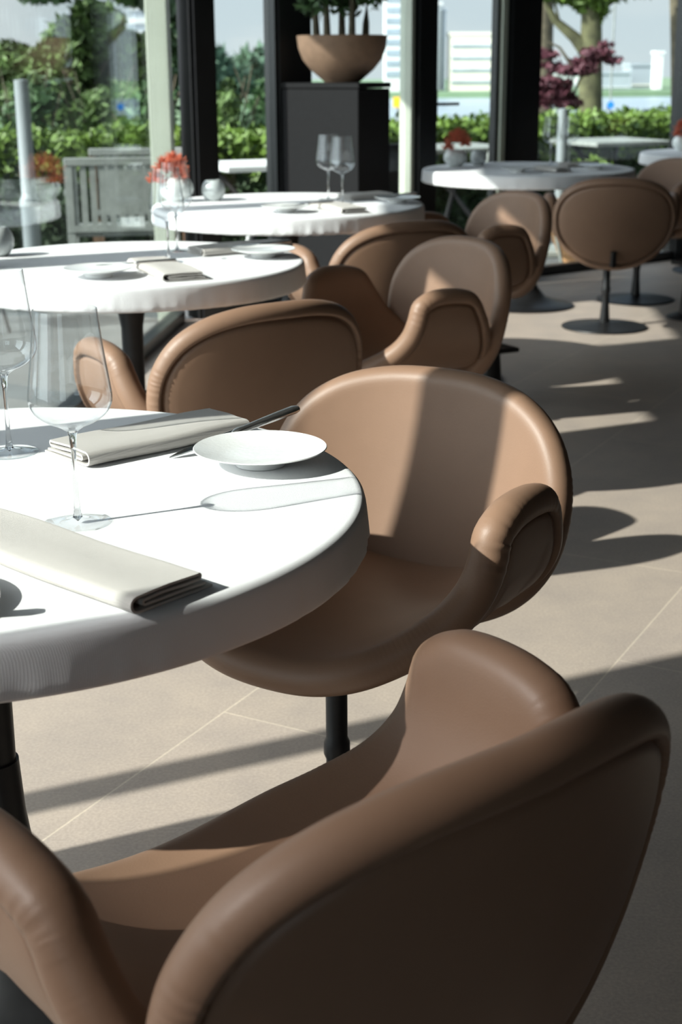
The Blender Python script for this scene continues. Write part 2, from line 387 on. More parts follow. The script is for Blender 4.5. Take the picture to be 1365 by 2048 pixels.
# floor and head rails
o = MB().obox((left_x(Y0), Y0), (left_x(7.4), 7.4), .07, 0, .06).obox((left_x(Y0), Y0), (left_x(7.4), 7.4), .07, 2.94, 3.0).build('trim_2', M['frame'], smooth=False); o['kind'] = 'structure'
o = MB().obox(w2(.22), w2(8.5), .07, 0, .055).obox(w2(.22), w2(8.5), .07, 2.94, 3.0).build('trim_3', M['frame'], smooth=False); o['kind'] = 'structure'
# wall two frames (t intervals) ; the pale pole stands outside the corner
for i, (t0, t1, dp) in enumerate([(.075, .225, .12), (.595, .83, .10), (1.541, 1.704, .12), (2.251, 2.52, .12), (3.86, 3.98, .12)]):
    mb = MB().obox(w2(t0), w2(t1), dp, 0, H_ROOM)
    mb.obox(w2(t0 + .02), w2(t1 - .02), dp + .03, 0, H_ROOM)
    o = mb.build('trim_4', M['frame'], smooth=False); o['kind'] = 'structure'
for i, (t0, t1) in enumerate([(1.519, 1.541), (2.213, 2.251)]):
    o = MB().obox(w2(t0), w2(t1), .10, 0, H_ROOM).build('lit_frame_edge', M['pole'], smooth=False); o['kind'] = 'structure'  # pale strips paint in the lit side edges of the black frames
o = MB().box(-.955, -.845, 7.43, 7.56, -.04, H_ROOM, .006).build('trim_6', M['pole']); o['kind'] = 'structure'
o = MB().box(-2.56, -2.48, 2.5, 4.7, 2.765, 3.0).build('shade_fascia', M['frame'], smooth=False); o['kind'] = 'structure'  # unseen fascia added to shade the armchair right of the second table
# unseen slim columns outside the left glass, placed to cast shadow bands
for (x_, y_, w_) in [(-2.6, 4.76, .10), (-2.5, 1.40, .042)]:
    o = MB().lathe([(w_, -.04), (w_, 3.2)], 24, (x_, y_, 0), True).build('shadow_column', M['pole']); o['kind'] = 'structure'
for i, (a, b2) in enumerate([(.225, .595), (.83, 1.519), (2.52, 3.86)]):
    pane('window_%d' % (5 + i), w2(a), w2(b2))
slab('wall_front', [w2(3.98), (w2(8.545)[0], w2(8.545)[1]), (w2(8.545)[0], w2(8.545)[1] + .2), (w2(3.98)[0], w2(3.98)[1] + .2)], 0, H_ROOM, M['wall'])
# the glazed door with its black lever
dr = MB().obox(w2(1.704), w2(1.73), .05, .055, 2.94).obox(w2(2.19), w2(2.213), .05, .055, 2.94).obox(w2(1.704), w2(2.213), .05, .055, .12).build('door_1', M['frame'], smooth=False); dr['kind'] = 'structure'
dp_ = MB().obox(w2(1.73), w2(2.19), .012, .12, 2.94).build('door_pane', M['pane'], dr, smooth=False)
hb = MB()
q = Vector((*w2(1.725), 0)); nrm = Vector((.6, -.8, 0)); dd = Vector((.8, .6, 0))
hb.tube([q + nrm * .02 + Vector((0, 0, 1.06)), q + nrm * .07 + Vector((0, 0, 1.06)), q + nrm * .075 + dd * .02 + Vector((0, 0, 1.06)), q + nrm * .075 + dd * .13 + Vector((0, 0, 1.06))], .009, 10)
hb.tube([q + nrm * .02 + Vector((0, 0, .98)), q + nrm * .02 + Vector((0, 0, 1.14))], .014, 8)
hb.build('door_handle', M['black'], dr)

# ------------------------------------------------------------------ chair
Z0 = .405
def shell_curve():
    ph = np.linspace(0, math.pi / 2, 60)
    a_, b_ = .292, .205
    x = a_ * np.sin(ph) ** .92; z = Z0 + b_ * (1 - np.cos(ph) ** .92)
    z2 = np.linspace(.003, .062, 20); x = np.r_[x, a_ + .012 * (z2 / .06) ** 1.5]; z = np.r_[z, Z0 + b_ + z2]
    s_ = np.r_[0, np.cumsum(np.hypot(np.diff(x), np.diff(z)))]
    su = np.linspace(0, s_[-1], 70)
    return su, np.interp(su, s_, x), np.interp(su, s_, z)
SU, SX, SZ = shell_curve()
def shell_surf(u, v):
    au = np.abs(u)
    x = np.sign(u) * np.interp(au, SU, SX); z = np.interp(au, SU, SZ)
    x = x - np.sign(u) * 0
    z = z - .012 * np.clip((v - .12) / .18, 0, 2) ** 2 * np.exp(-(au / .22) ** 2)
    y = v
    return x, y, z
SMAX = SU[-1]
half = [(0, .275), (.09, .272), (.16, .255), (.225, .218), (.28, .18), (.33, .155), (.375, .142), (SMAX * .925, .125), (SMAX * .985, .082), (SMAX, .03), (SMAX * .987, -.035), (SMAX * .94, -.085), (.375, -.125), (.31, -.158), (.24, -.19), (.16, -.22), (.08, -.232)]
outl = half + [(0, -.235)] + [(-a, b_) for a, b_ in half[:0:-1]]
outl = catmull(outl, 1000)
# ruching where the welt turns the front corner of each arm
au = np.abs(outl[:, 0]); front = outl[:, 1] > 0
ru = np.where(front, np.exp(-((au - .40) / .05) ** 2), 0) + np.where(~front, .8 * np.exp(-((au - .435) / .02) ** 2), 0)

def pad_surf(u, v):
    x = -u; z = .570 + v * .985
    y = -.268 + 1.0 * u ** 2 - v * .20 + .30 * v ** 2
    return x, y, z
pad_half = [(0, .200), (.10, .195), (.185, .172), (.25, .125), (.287, .052), (.290, -.035), (.262, -.115), (.20, -.185), (.105, -.235)]
pad_out = pad_half + [(0, -.250)] + [(-a, b_) for a, b_ in pad_half[:0:-1]]
pad_out = catmull(pad_out, 900)
pa = np.degrees(np.arctan2(pad_out[:, 1], np.abs(pad_out[:, 0])))
pru = np.exp(-((pa - 8) / 16.) ** 2) * .9

def make_chair():
    root = empty('tulip_armchair', (0, 0, 0))
    V, F = padded_sheet(outl, shell_surf, .030, .0275, .026, ru, True)
    mesh_obj('seat_shell', V, F, M['leather'], root)
    def ps(u, v): x, y, z = pad_surf(u, v); return x, y, z
    V, F = padded_sheet(pad_out, ps, .027, .0268, .024, pru, True)
    mesh_obj('backrest', V, F, M['leather'], root)
    mb = MB(); mb.box(-.09, .09, -.14, .06, .350, .368, .004); mb.lathe([(.036, .31), (.05, .35)], 24, close=True)
    mb.tube([(0, -.12, .357), (0, -.20, .350), (0, -.262, .355), (0, -.275, .42)], [.016, .016, .016, .014], 10)
    mb.build('mounting_bracket', M['black'], root)
    MB().lathe([(.026, .012), (.024, .06), (.019, .12), (.018, .17), (.022, .18), (.022, .20), (.018, .21), (.018, .32)], 24, close=True).build('pedestal_column', M['black'], root, loc=(0, .06, 0))
    MB().lathe([(.0, 0), (.212, 0), (.216, .004), (.214, .008), (.16, .014), (.07, .02), (.03, .03), (.0, .03)], 64).build('pedestal_base', M['black'], root, loc=(0, .06, 0))
    return root

chair_g = {'A': 'brown leather tulip armchairs around the tables'}
chairs = [
 # x, y, facing vector, label
 (.022, 2.190, (-.52, -.855), 'tan leather tulip armchair with sunlit oval backrest at the nearest table, right of the plate'),
 (-.048, 1.228, (-.645, .765), 'brown leather tulip armchair in the foreground seen from behind, cut off by the lower edge'),
 (-.305, 3.420, (-.58, .81), 'dark-backed brown tulip armchair at the second table, seen from behind'),
 (.160, 4.270, (-.85, -.53), 'brown tulip armchair with greyish shaded backrest at the right side of the second table'),
 (.125, 5.180, (-.46, .89), 'brown tulip armchair seen from behind at the third table, below its glasses'),
 (.525, 5.960, (-.88, -.47), 'brown tulip armchair turned left at the right side of the third table'),
 (1.335, 7.100, (.10, .99), 'shadowed tulip armchair on thin black pedestal, back to us, at far right table'),
 (1.720, 8.070, (-.80, -.60), 'dark tulip armchair half hidden behind the shadowed armchair with the thin pedestal'),
 (2.42, 8.35, (.10, .99), 'dark brown tulip armchair cut by the right edge in front of the farthest table'),
]
first = None
for (x, y, f, lab) in chairs:
    if first is None: first = make_chair(); o = first
    else: o = copy_tree(first)
    o.location = (x, y, 0); o.rotation_euler = (0, 0, math.atan2(f[1], f[0]) - math.pi / 2)
    tag(o, lab, 'chair', chair_g['A'])

# ------------------------------------------------------------------ tables with their cloths
def cloth_mesh(Rt, seed):
    r_ = np.random.default_rng(seed); n = 360; k = np.arange(n); a = k * 2 * math.pi / n
    ph = r_.uniform(0, 6.28, 8)
    wob = sum(np.sin(a * f_ + p_) * am for f_, p_, am in zip((7, 13, 23, 37, 53, 71, 97, 120), ph, (.5, .5, .6, .9, .9, .8, .7, .5)))
    mask = .35 + .65 * np.clip(np.sin(a * 3 + ph[0]) + np.sin(a * 5 + ph[3]), 0, 1)
    wob = wob * mask
    prof = [(0, 0, 0), (.2, 0, 0), (.5, 0, 0), (.8, 0, 0), (.93, 0, 0)]
    rings = [(Rt * q, 0, 0) for q in (.02, .2, .4, .6, .8, .93)]
    e = .013
    rings += [(Rt - e, 0, 0), (Rt - e * .5, -.0017, 0), (Rt - e * .13, -.0065, 0), (Rt, -e, 0), (Rt + .001, -.024, .12), (Rt + .0015, -.038, .35), (Rt + .0015, -.052, .7), (Rt + .001, -.0625, 1.0), (Rt - .002, -.067, 1.1), (Rt - .008, -.068, 1.1), (Rt - .012, -.060, .6), (Rt - .012, -.03, .0), (Rt - .012, -.006, 0), (Rt * .5, -.0025, 0)]
    V = []
    for (rr, z, am) in rings:
        rad = rr + wob * .0016 * am; zz = z + wob * .0008 * am + np.sin(a * 2 + ph[1]) * .001 * am
        V.append(np.c_[rad * np.cos(a), rad * np.sin(a), zz])
    V = np.vstack(V); F = []
    for j in range(len(rings) - 1):
        for i in range(n): F.append((j * n + i, (j + 1) * n + i, (j + 1) * n + (i + 1) % n, j * n + (i + 1) % n))
    F.append(tuple(range(n))); F.append(tuple(range((len(rings) - 1) * n, len(rings) * n))[::-1])
    return V, F
TZ = .74
tables = [(-.482, 1.772, .515, 'nearest round table under white cloth at left edge', 'white linen cloth on the nearest round table, lit by the sun'),
          (-.605, 4.110, .505, 'second round table from the front, black pedestal', 'white linen cloth on the second round table from the front'),
          (-.205, 5.870, .55, 'third round table in front of the charcoal plinth', 'white linen cloth on the third table, in front of the plinth'),
          (1.02, 7.860, .57, 'far right round table on a dark trumpet pedestal', 'white linen cloth on the far table with the trumpet foot'),
          (2.42, 9.18, .52, 'farthest round table cut by the right edge of the photo', 'white linen cloth on the farthest table at the right edge')]
for i, (x, y, Rt, l1, l2) in enumerate(tables):
    t_ = empty('round_table', (x, y, 0), 0, l1, 'table', 'round dining tables')
    MB().lathe([(0, .702), (Rt - .04, .702), (Rt - .016, .708), (Rt - .016, .728), (Rt - .02, .732), (0, .732)], 96).build('tabletop', M['wood'], t_)
    MB().lathe([(.034, .10), (.03, .3), (.032, .55), (.05, .66), (.13, .695), (.13, .702)], 40, close=True).build('column', M['black'], t_)
    MB().lathe([(0, 0), (.272, 0), (.276, .005), (.27, .010), (.20, .022), (.12, .05), (.075, .10), (.05, .18), (.038, .28), (.034, .36), (0, .36)], 64).build('trumpet_base', M['black'], t_)
    V, F = cloth_mesh(Rt, 11 + i)
    c_ = mesh_obj('tablecloth', V, F, M['cloth'], None, True, (x, y, TZ)); tag(c_, l2, 'tablecloth', 'white round tablecloths')

# ------------------------------------------------------------------ wine glasses
def make_glass():
    root = empty('wine_glass', (0, 0, 0))
    H = .262; th = .0009
    out_p = [(.0042, .112), (.007, .1155), (.016, .1215), (.031, .1285), (.0425, .1375), (.0485, .148), (.0497, .158), (.048, .174), (.0440, .203), (.0402, .235), (.0375, H)]
    # smooth the profile
    cp = catmull(out_p, 40, False)
    inn = [(max(r_ - (.0009 if z_ > .13 else .0012), .0004), z_ + (.0015 if z_ < .13 else 0)) for r_, z_ in cp]
    prof = [tuple(p) for p in cp] + [(cp[-1][0] - .00045, H + .0004)] + inn[::-1] + [(0, .1165)]
    MB().lathe(prof, 96).build('bowl', M['glass'], root)
    MB().lathe([(0, .0022), (.006, .0075), (.0045, .014), (.0034, .03), (.0029, .06), (.0031, .09), (.0048, .110), (.0065, .1145), (0, .1158)], 32).build('stem', M['stem_glass'], root)
    MB().lathe([(0, .0002), (.030, .0002), (.0405, .0004), (.0415, .0012), (.0405, .0019), (.025, .0024), (.010, .0046), (.005, .0085), (0, .009)], 80).build('foot', M['glass'], root)
    return root
glasses = [(-.321, 1.652, 'clear wine glass on the nearest table in front of its folded napkin, whole glass visible'),
           (-.478, 1.985, 'clear wine glass on the nearest table cut off by the left edge'),
           (-.486, 4.080, 'clear wine glass on the second table, nearer of the pair before the orange flowers'),
           (-.490, 4.335, 'clear wine glass on the second table, farther of the pair before the orange flowers'),
           (-.045, 6.050, 'clear wine glass on the third table, left one in front of the charcoal plinth'),
           (.013, 5.858, 'clear wine glass on the third table, right one in front of the charcoal plinth'),
           (1.165, 8.05, 'blurred wine glass on the far table, left of its pair'),
           (1.280, 8.12, 'blurred wine glass on the far table, right of its pair')]
gl = None
for x, y, lab in glasses:
    if gl is None: gl = make_glass(); o = gl
    else: o = copy_tree(gl)
    o.location = (x, y, TZ + .0004); tag(o, lab, 'wine glass', 'stemmed wine glasses set on the tables')

# ------------------------------------------------------------------ plates, knives, napkins
def make_plate():
    prof = [(0, .004), (.030, .004), (.0325, .0002), (.0345, .0002), (.037, .008), (.055, .0125), (.078, .0175), (.0895, .0205), (.0915, .0215), (.0905, .0224), (.078, .0196), (.058, .0165), (.045, .0150), (.03, .0145), (0, .0143)]
    return MB().lathe([(r_ * 1.02, z_ * 1.15) for r_, z_ in prof], 96).build('side_plate', M['china'])
plates = [(-.112, 1.915, 'white china side plate with foot ring at the right edge of the nearest table'),
          (-.462, 1.366, 'white china side plate on the nearest table, mostly beyond the left edge'),
          (-.640, 3.790, 'white china plate on the second table, left of its folded napkin'),
          (-.222, 4.180, 'white china plate at the right side of the second table'),
          (-.205, 5.520, 'white china plate at the front of the third table'),
          (.235, 5.864, 'white china plate at the right side of the third table'),
          (.93, 7.55, 'blurred white plate at the front of the far table'),
          (1.36, 7.75, 'blurred white plate at the right of the far table')]
pl = None
for x, y, lab in plates:
    if pl is None: pl = make_plate(); o = pl
    else: o = pl.copy(); col.objects.link(o)
    o.location = (x, y, TZ + .0006); tag(o, lab, 'plate', 'white side plates')

def make_knife():
    root = empty('table_knife', (0, 0, 0))
    # along +X: tip at -.115, handle end at +.09 ; edge-on blade standing slightly rolled
    up = [(-.118, .0), (-.10, .006), (-.07, .0095), (-.03, .0105), (-.006, .009)]
    lo = [(-.006, -.006), (-.03, -.0085), (-.07, -.0085), (-.10, -.005)]
    P = up + lo; n = len(P)
    V = [(x, y, .0009) for x, y in P] + [(x, y, -.0009) for x, y in P]
    F = [tuple(range(n))[::-1], tuple(range(n, 2 * n))] + [(i, (i + 1) % n, n + (i + 1) % n, n + i) for i in range(n)]
    mesh_obj('blade', V, F, M['blade'], root, False)
    mb = MB(); k = 16; rings = [(-.012, .0035, .0025), (-.006, .0075, .004), (0, .0078, .0045), (.006, .006, .0042), (.03, .0072, .0048), (.07, .0088, .0055), (.095, .0092, .0055), (.102, .007, .004)]
    V = []; F = []
    for (x, a_, b_) in rings:
        for i in range(k):
            th = 2 * math.pi * i / k; V.append((x, a_ * math.copysign(abs(math.cos(th)) ** .7, math.cos(th)), b_ * math.copysign(abs(math.sin(th)) ** .7, math.sin(th))))
    for j in range(len(rings) - 1):
        for i in range(k): F.append((j * k + i, j * k + (i + 1) % k, (j + 1) * k + (i + 1) % k, (j + 1) * k + i))
    F.append(tuple(range(k))[::-1]); F.append(tuple(range((len(rings) - 1) * k, len(rings) * k)))
    mb.add(V, F).build('handle', M['steel'], root)
    return root
def place_knife(o, tip, end, lab, z0=TZ + .0022, z1=TZ + .0285, roll_=0):
    a = Vector((*tip, z0)); b_ = Vector((*end, z1)); d = (b_ - a).normalized()
    o.location = a + d * .118; o.rotation_euler = d.to_track_quat('X', 'Z').to_euler(); tag(o, lab, 'knife', 'table knives laid on the side plates')
kn = make_knife()
place_knife(kn, (-.243, 1.948), (-.112, 2.036), 'steel table knife leaning on the nearest plate beside the long folded napkin', z1=TZ + .033)
k2 = copy_tree(kn); place_knife(k2, (-.56, 1.30), (-.375, 1.335), 'steel table knife whose handle tip shows at the left edge', z0=TZ + .024, z1=TZ + .026)
k3 = copy_tree(kn); place_knife(k3, (-.66, 3.86), (-.50, 3.90), 'steel table knife resting on the left plate of the second table', z0=TZ + .022, z1=TZ + .026)
k4 = copy_tree(kn); place_knife(k4, (-.33, 4.22), (-.17, 4.33), 'steel table knife lying across the right plate of the second table', z0=TZ + .026, z1=TZ + .026)
k5 = copy_tree(kn); place_knife(k5, (-.22, 5.53), (-.125, 5.58), 'steel table knife resting on the front plate of the third table', z0=TZ + .024, z1=TZ + .026)
k6 = copy_tree(kn); place_knife(k6, (.15, 5.88), (.27, 5.98), 'steel table knife lying on the right plate of the third table', z0=TZ + .026, z1=TZ + .026)

def make_napkin(Ln, W, seed, flare=.0):
    """linen napkin folded over several times: cross section (w,z) is one long folded ribbon, swept along x"""
    r_ = random.Random(seed)
    t_ = .0030; g = .0052
    # centre line of the folded ribbon: bottom layer, over, and wrapped
    path = [(W * 1.10, .002), (W * .6, .002), (0.008, .0022)]
    def arc(cx, cz, rad, a0, a1, n=7): return [(cx + rad * math.cos(R(a)), cz + rad * math.sin(R(a))) for a in np.linspace(a0, a1, n)]
    path = [(W * 1.09, .0018), (W * .62, .0020), (.012, .0020)]
    path += arc(.010, .0108, .0088, 260, 100)         # big outer fold on the near side
    path += [(.03, .0205), (W * .5, .0212), (W - .012, .0200)]
    path += arc(W - .010, .0175, .0032, 80, -80, 5)
    path += [(W - .03, .0140), (W * .45, .0150), (.022, .0138)]
    path += arc(.020, .0108, .0030, 110, 250, 5)
    path += [(W * .4, .0078), (W * .75, .0080), (W * 1.0, .0072)]
    P = np.array(path); d = np.gradient(P, axis=0); nn = np.c_[-d[:, 1], d[:, 0]]; nn /= np.linalg.norm(nn, axis=1)[:, None]
    A = P + nn * t_ / 2; B = P - nn * t_ / 2; loop = np.vstack([A, B[::-1]]); m_ = len(loop); nx = 22
    V = []; F = []
    for i in range(nx + 1):
        u = i / nx; x = (u - .5) * Ln
        puff = 1 + .10 * math.sin(math.pi * u) + .04 * math.sin(7 * u + seed)
        for (w_, z_) in loop:
            V.append((x + .0008 * math.sin(w_ * 90 + seed), w_ - W / 2 + .0015 * math.sin(5 * u + seed) + flare * (u - .5) * (w_ / W), z_ * puff + .0006 * math.sin(w_ * 60 + u * 9)))
    for i in range(nx):
        for j in range(m_): F.append((i * m_ + j, i * m_ + (j + 1) % m_, (i + 1) * m_ + (j + 1) % m_, (i + 1) * m_ + j))
    h = len(P)
    for base, rev in ((0, False), (nx * m_, True)):
        for j in range(h - 1):
            f_ = (base + j, base + j + 1, base + m_ - 2 - j, base + m_ - 1 - j); F.append(f_ if not rev else f_[::-1])
    return V, F
def place_napkin(c, ang, Ln, W, seed, lab, flip=False, flare=0, zscale=1):
    V, F = make_napkin(Ln, W, seed, flare)
    if flip: V = [(x, -y, z) for x, y, z in V]
    if zscale != 1: V = [(x, y, z * zscale) for x, y, z in V]
    o = mesh_obj('folded_napkin', V, F, M['napkin'], None, True, (c[0], c[1], TZ + .0012)); o.rotation_euler = (0, 0, ang)
    try: o.data.set_sharp_from_angle(angle=R(50))
    except Exception: pass
    return tag(o, lab, 'napkin', 'folded linen napkins')
def nap_pts(a, b_): return ((a[0] + b_[0]) / 2, (a[1] + b_[1]) / 2), math.atan2(b_[1] - a[1], b_[0] - a[0]), math.hypot(b_[0] - a[0], b_[1] - a[1])
# nearest: long axis from off-left to the folded end
c0, an, ln = nap_pts((-.445, 1.615), (-.178, 1.378)); place_napkin(c0, an, ln, .105, 1, 'folded greige linen napkin in front of the whole wine glass on the nearest table', zscale=.9)
c0, an, ln = nap_pts((-.383, 1.935), (-.172, 2.125)); place_napkin(c0, an, ln, .108, 2, 'folded grey linen napkin between the left wine glass and the knife on the nearest table')
c0, an, ln = nap_pts((-.54, 4.02), (-.405, 3.70)); place_napkin(c0, an, ln, .115, 3, 'folded linen napkin at the front of the second table beside its left plate')
c0, an, ln = nap_pts((-.425, 4.235), (-.17, 4.40)); place_napkin(c0, an, ln, .11, 4, 'folded grey linen napkin in the shadow band of the second table')
c0, an, ln = nap_pts((-.07, 5.72), (.06, 5.44)); place_napkin(c0, an, ln, .11, 5, 'folded linen napkin at the front of the third table')
c0, an, ln = nap_pts((.02, 6.01), (.20, 6.13)); place_napkin(c0, an, ln, .11, 6, 'folded linen napkin behind the right plate of the third table')
c0, an, ln = nap_pts((1.06, 7.72), (1.16, 7.52)); place_napkin(c0, an, ln, .10, 7, 'blurred dark folded napkin at the front of the far table')
c0, an, ln = nap_pts((1.22, 7.93), (1.40, 8.03)); place_napkin(c0, an, ln, .10, 8, 'blurred folded napkin behind the right plate of the far table')

# ------------------------------------------------------------------ vases with orange flowers and glass candle balls
def make_vase():
    V = []; F = []; n = 60
    prof = [(.0, .0), (.032, 0), (.045, .012), (.062, .035), (.070, .062), (.067, .09), (.055, .115), (.042, .128), (.038, .126), (.05, .108), (.060, .08), (.055, .03), (0, .012)]
    for r_, z in prof:
        for i in range(n):
            a = 2 * math.pi * i / n; q = r_ * (1 + .035 * abs(math.sin(a * 5)) * (r_ > .02)); V.append((q * math.cos(a), q * math.sin(a), z))
    for j in range(len(prof) - 1):
        for i in range(n): a, b2 = j * n + i, j * n + (i + 1) % n; F.append((a, b2, b2 + n, a + n))
    return mesh_obj('round_vase', V, F, M['vase'])
def make_flowers():
    mb = MB(); rr = random.Random(4)
    heads = [(-.03, .01, .035), (.032, .012, .04), (0, -.03, .03), (.005, .03, .05), (-.048, -.035, -.005), (.04, -.03, .012)]
    for hx, hy, hz in heads:
        for k in range(70):
            th = rr.uniform(0, 6.28); ph = rr.uniform(-.5, 1.5); L_ = rr.uniform(.025, .042)
            d = Vector((math.cos(th) * math.cos(ph), math.sin(th) * math.cos(ph), math.sin(ph)))
            p0 = Vector((hx, hy, hz)); p1 = p0 + d * L_ * .6; p2 = p0 + d * L_ + Vector((0, 0, .006))
            mb.tube([p0, p1, p2], [.0018, .0022, .0012], 4)
    return mb.build('orange_flowers', M['flower'])
vs_ = make_vase(); fl = make_flowers()
vlist = [(-.672, 6.01, 1, 'white ribbed vase of orange flowers at the left side of the third table', 'spiky orange flowers in the vase on the third table'),
         (.640, 8.03, .92, 'round white vase on the left side of the far table', 'spiky orange flowers in the vase on the far table'),
         (2.21, 9.42, .92, 'round white vase on the farthest table at the right edge', 'spiky orange flowers on the farthest table at the right edge')]
for i, (x, y, s_, l1, l2) in enumerate(vlist):
    v = vs_ if i == 0 else vs_.copy(); f_ = fl if i == 0 else fl.copy()
    if i: col.objects.link(v); col.objects.link(f_)
    v.location = (x, y, TZ + .001); v.scale = (s_, s_, s_ * .76); f_.location = (x - (.022 if i == 0 else -.008), y - .01, TZ + (.095 if i == 0 else .118) * s_); f_.scale = (1.15 * s_,) * 3
    tag(v, l1, 'vase', 'white vases'); tag(f_, l2, 'flowers', 'orange flower bunches')
def make_holder():
    prof = [(0, 0), (.024, 0), (.036, .008), (.047, .028), (.049, .046), (.044, .066), (.034, .080), (.028, .084), (.030, .080), (.040, .064), (.044, .045), (.040, .025), (.02, .010), (0, .009)]
    return MB().lathe(prof, 48).build('candle_holder', M['candle'])
ho = make_holder()
for i, (x, y, s_, lab) in enumerate([(-.522, 6.03, 1, 'round grey frosted candle holder right of the orange flowers on the third table'),
                                     (.777, 8.13, .95, 'round grey candle holder beside the vase on the far table'),
                                     (-1.010, 4.245, 1, 'round pale candle holder on the second table cut by the left edge')]):
    o = ho if i == 0 else ho.copy()
    if i: col.objects.link(o)
    o.location = (x, y, TZ + .001); o.scale = (s_,) * 3; tag(o, lab, 'candle holder', 'round candle holders')

# ------------------------------------------------------------------ plinth, bowl planter, shrub
pc = Vector((.100, 7.45)); e1 = Vector((-.85, .527)); e2 = Vector((.527, .85)); PW, PD, PH = .46, .32, 1.19
pm = Matrix.Translation((pc.x, pc.y, 0)) @ Matrix.Rotation(math.atan2(e1.y, e1.x), 4, 'Z')
pt = empty('display_plinth', (pc.x, pc.y, 0), math.atan2(e1.y, e1.x), 'tall charcoal plinth behind the third table carrying the bowl planter', 'plinth')
MB().box(0, PW, -PD, 0, 0, PH - .03, .003).build('cabinet_body', M['charcoal'], pt, smooth=False)
MB().box(-.004, PW + .004, -PD - .004, .004, PH - .026, PH, .002).build('top_panel', M['charcoal'], pt, smooth=False)
bx = pc + e1 * (PW * .42) + e2 * (PD * .5); bx = (bx.x, bx.y)
bo = empty('bowl_planter', (bx[0], bx[1], PH + .001), 0, 'wide brown clay bowl planter on top of the charcoal plinth', 'planter'); bo.scale = (1.05, 1.05, 1.03)
MB().lathe([(0, 0), (.085, 0), (.09, .004), (.11, .022), (.155, .06), (.195, .11), (.215, .165), (.222, .222), (.214, .224), (.205, .165), (.185, .112), (.145, .068), (.09, .03), (0, .022)], 72).build('bowl', M['gold'], bo)
MB().lathe([(0, .195), (.206, .190)], 48).build('soil', M['soil'], bo)

def leaves(n, centres, size, seed, zsq=1.0, shell=.0):
    """scattered small folded leaves in ellipsoid clumps: centres = (x,y,z,rx,ry,rz)"""
    r_ = np.random.default_rng(seed); C_ = np.array(centres, float); vol = C_[:, 3] * C_[:, 4] * C_[:, 5]; pr_ = vol ** .75; pr_ /= pr_.sum()
    k = r_.choice(len(C_), n, p=pr_); d = r_.normal(size=(n, 3)); d /= np.linalg.norm(d, axis=1)[:, None]
    rad = r_.uniform(shell, 1, n) ** .6; P = C_[k, :3] + d * C_[k, 3:] * rad[:, None]
    a = r_.normal(size=(n, 3)); a /= np.linalg.norm(a, axis=1)[:, None]; b_ = r_.normal(size=(n, 3)); b_ -= (a * b_).sum(1)[:, None] * a; b_ /= np.linalg.norm(b_, axis=1)[:, None]
    nn = np.cross(a, b_)
    s_ = size * r_.uniform(.6, 1.35, n)[:, None]
    V = np.stack([P - a * s_, P - b_ * s_ * .42 + nn * s_ * .12, P + a * s_, P + b_ * s_ * .42 + nn * s_ * .12], 1).reshape(-1, 3)
    F = np.arange(n * 4).reshape(-1, 4)
    F = np.vstack([F[:, [0, 1, 2]], F[:, [0, 2, 3]]])
    return V, F
sh = empty('potted_shrub', (bx[0], bx[1], PH + .19), 0, 'green leafy shrub with thick brown stems growing in the bowl planter', 'plant')
for k, (dx, dy) in enumerate([(-.13, .03), (-.075, -.05), (.0, .04), (.05, -.04), (.12, .03)]):
    MB().tube([(dx, dy, 0), (dx * 1.03, dy, .10), (dx * 1.1, dy, .26)], [.021, .018, .014], 10).build('trunk', M['bark'], sh)
V, F = leaves(1500, [(-.15, .02, .20, .09, .09, .08), (-.06, -.05, .24, .10, .09, .10), (.03, .02, .22, .10, .1, .10), (.14, .02, .26, .12, .1, .10), (0, 0, .36, .26, .2, .12), (.22, 0, .30, .06, .06, .05)], .028, 3)
mesh_obj('foliage', V, F, M['leaf_dark'], sh, False)

# ------------------------------------------------------------------ bag stools
def make_stool():
    root = empty('bag_stool', (0, 0, 0))
    MB().box(-.085, .085, -.085, .085, .205, .222, .004).build('top', M['black'], root)
    MB().lathe([(0, 0), (.12, 0), (.125, .004), (.12, .009), (.075, .02), (0, .022)], 48).build('base', M['black'], root)
    MB().lathe([(.062, .02), (.05, .10), (.042, .205)], 24, close=True).build('column', M['black'], root)
    return root
s1 = make_stool(); s1.location = (.585, 5.50, 0); s1.rotation_euler = (0, 0, .5); tag(s1, 'low black bag stool between the second and third tables, right of the armchairs', 'stool', 'low black bag stools')
s2 = copy_tree(s1); s2.location = (1.84, 7.42, 0); s2.scale = (1, 1, 1.35); tag(s2, 'low black bag stool cut by the right edge of the photo', 'stool', 'low black bag stools')

# ------------------------------------------------------------------ outside
def at(px, py, y):
    """point at forward distance y seen along the photo ray (px,py)"""
    p = R(PITCH); u = (px - 682.5) / 2844; v = -(py - 1024) / 2844; cr_, sr_ = math.cos(R(.35)), math.sin(R(.35))
    a = u * cr_ + v * sr_; b_ = -u * sr_ + v * cr_
    d = (a, math.cos(p) + b_ * math.sin(p), -math.sin(p) + b_ * math.cos(p)); k = y / d[1]
    return Vector((d[0] * k, y, 1.27 + d[2] * k))
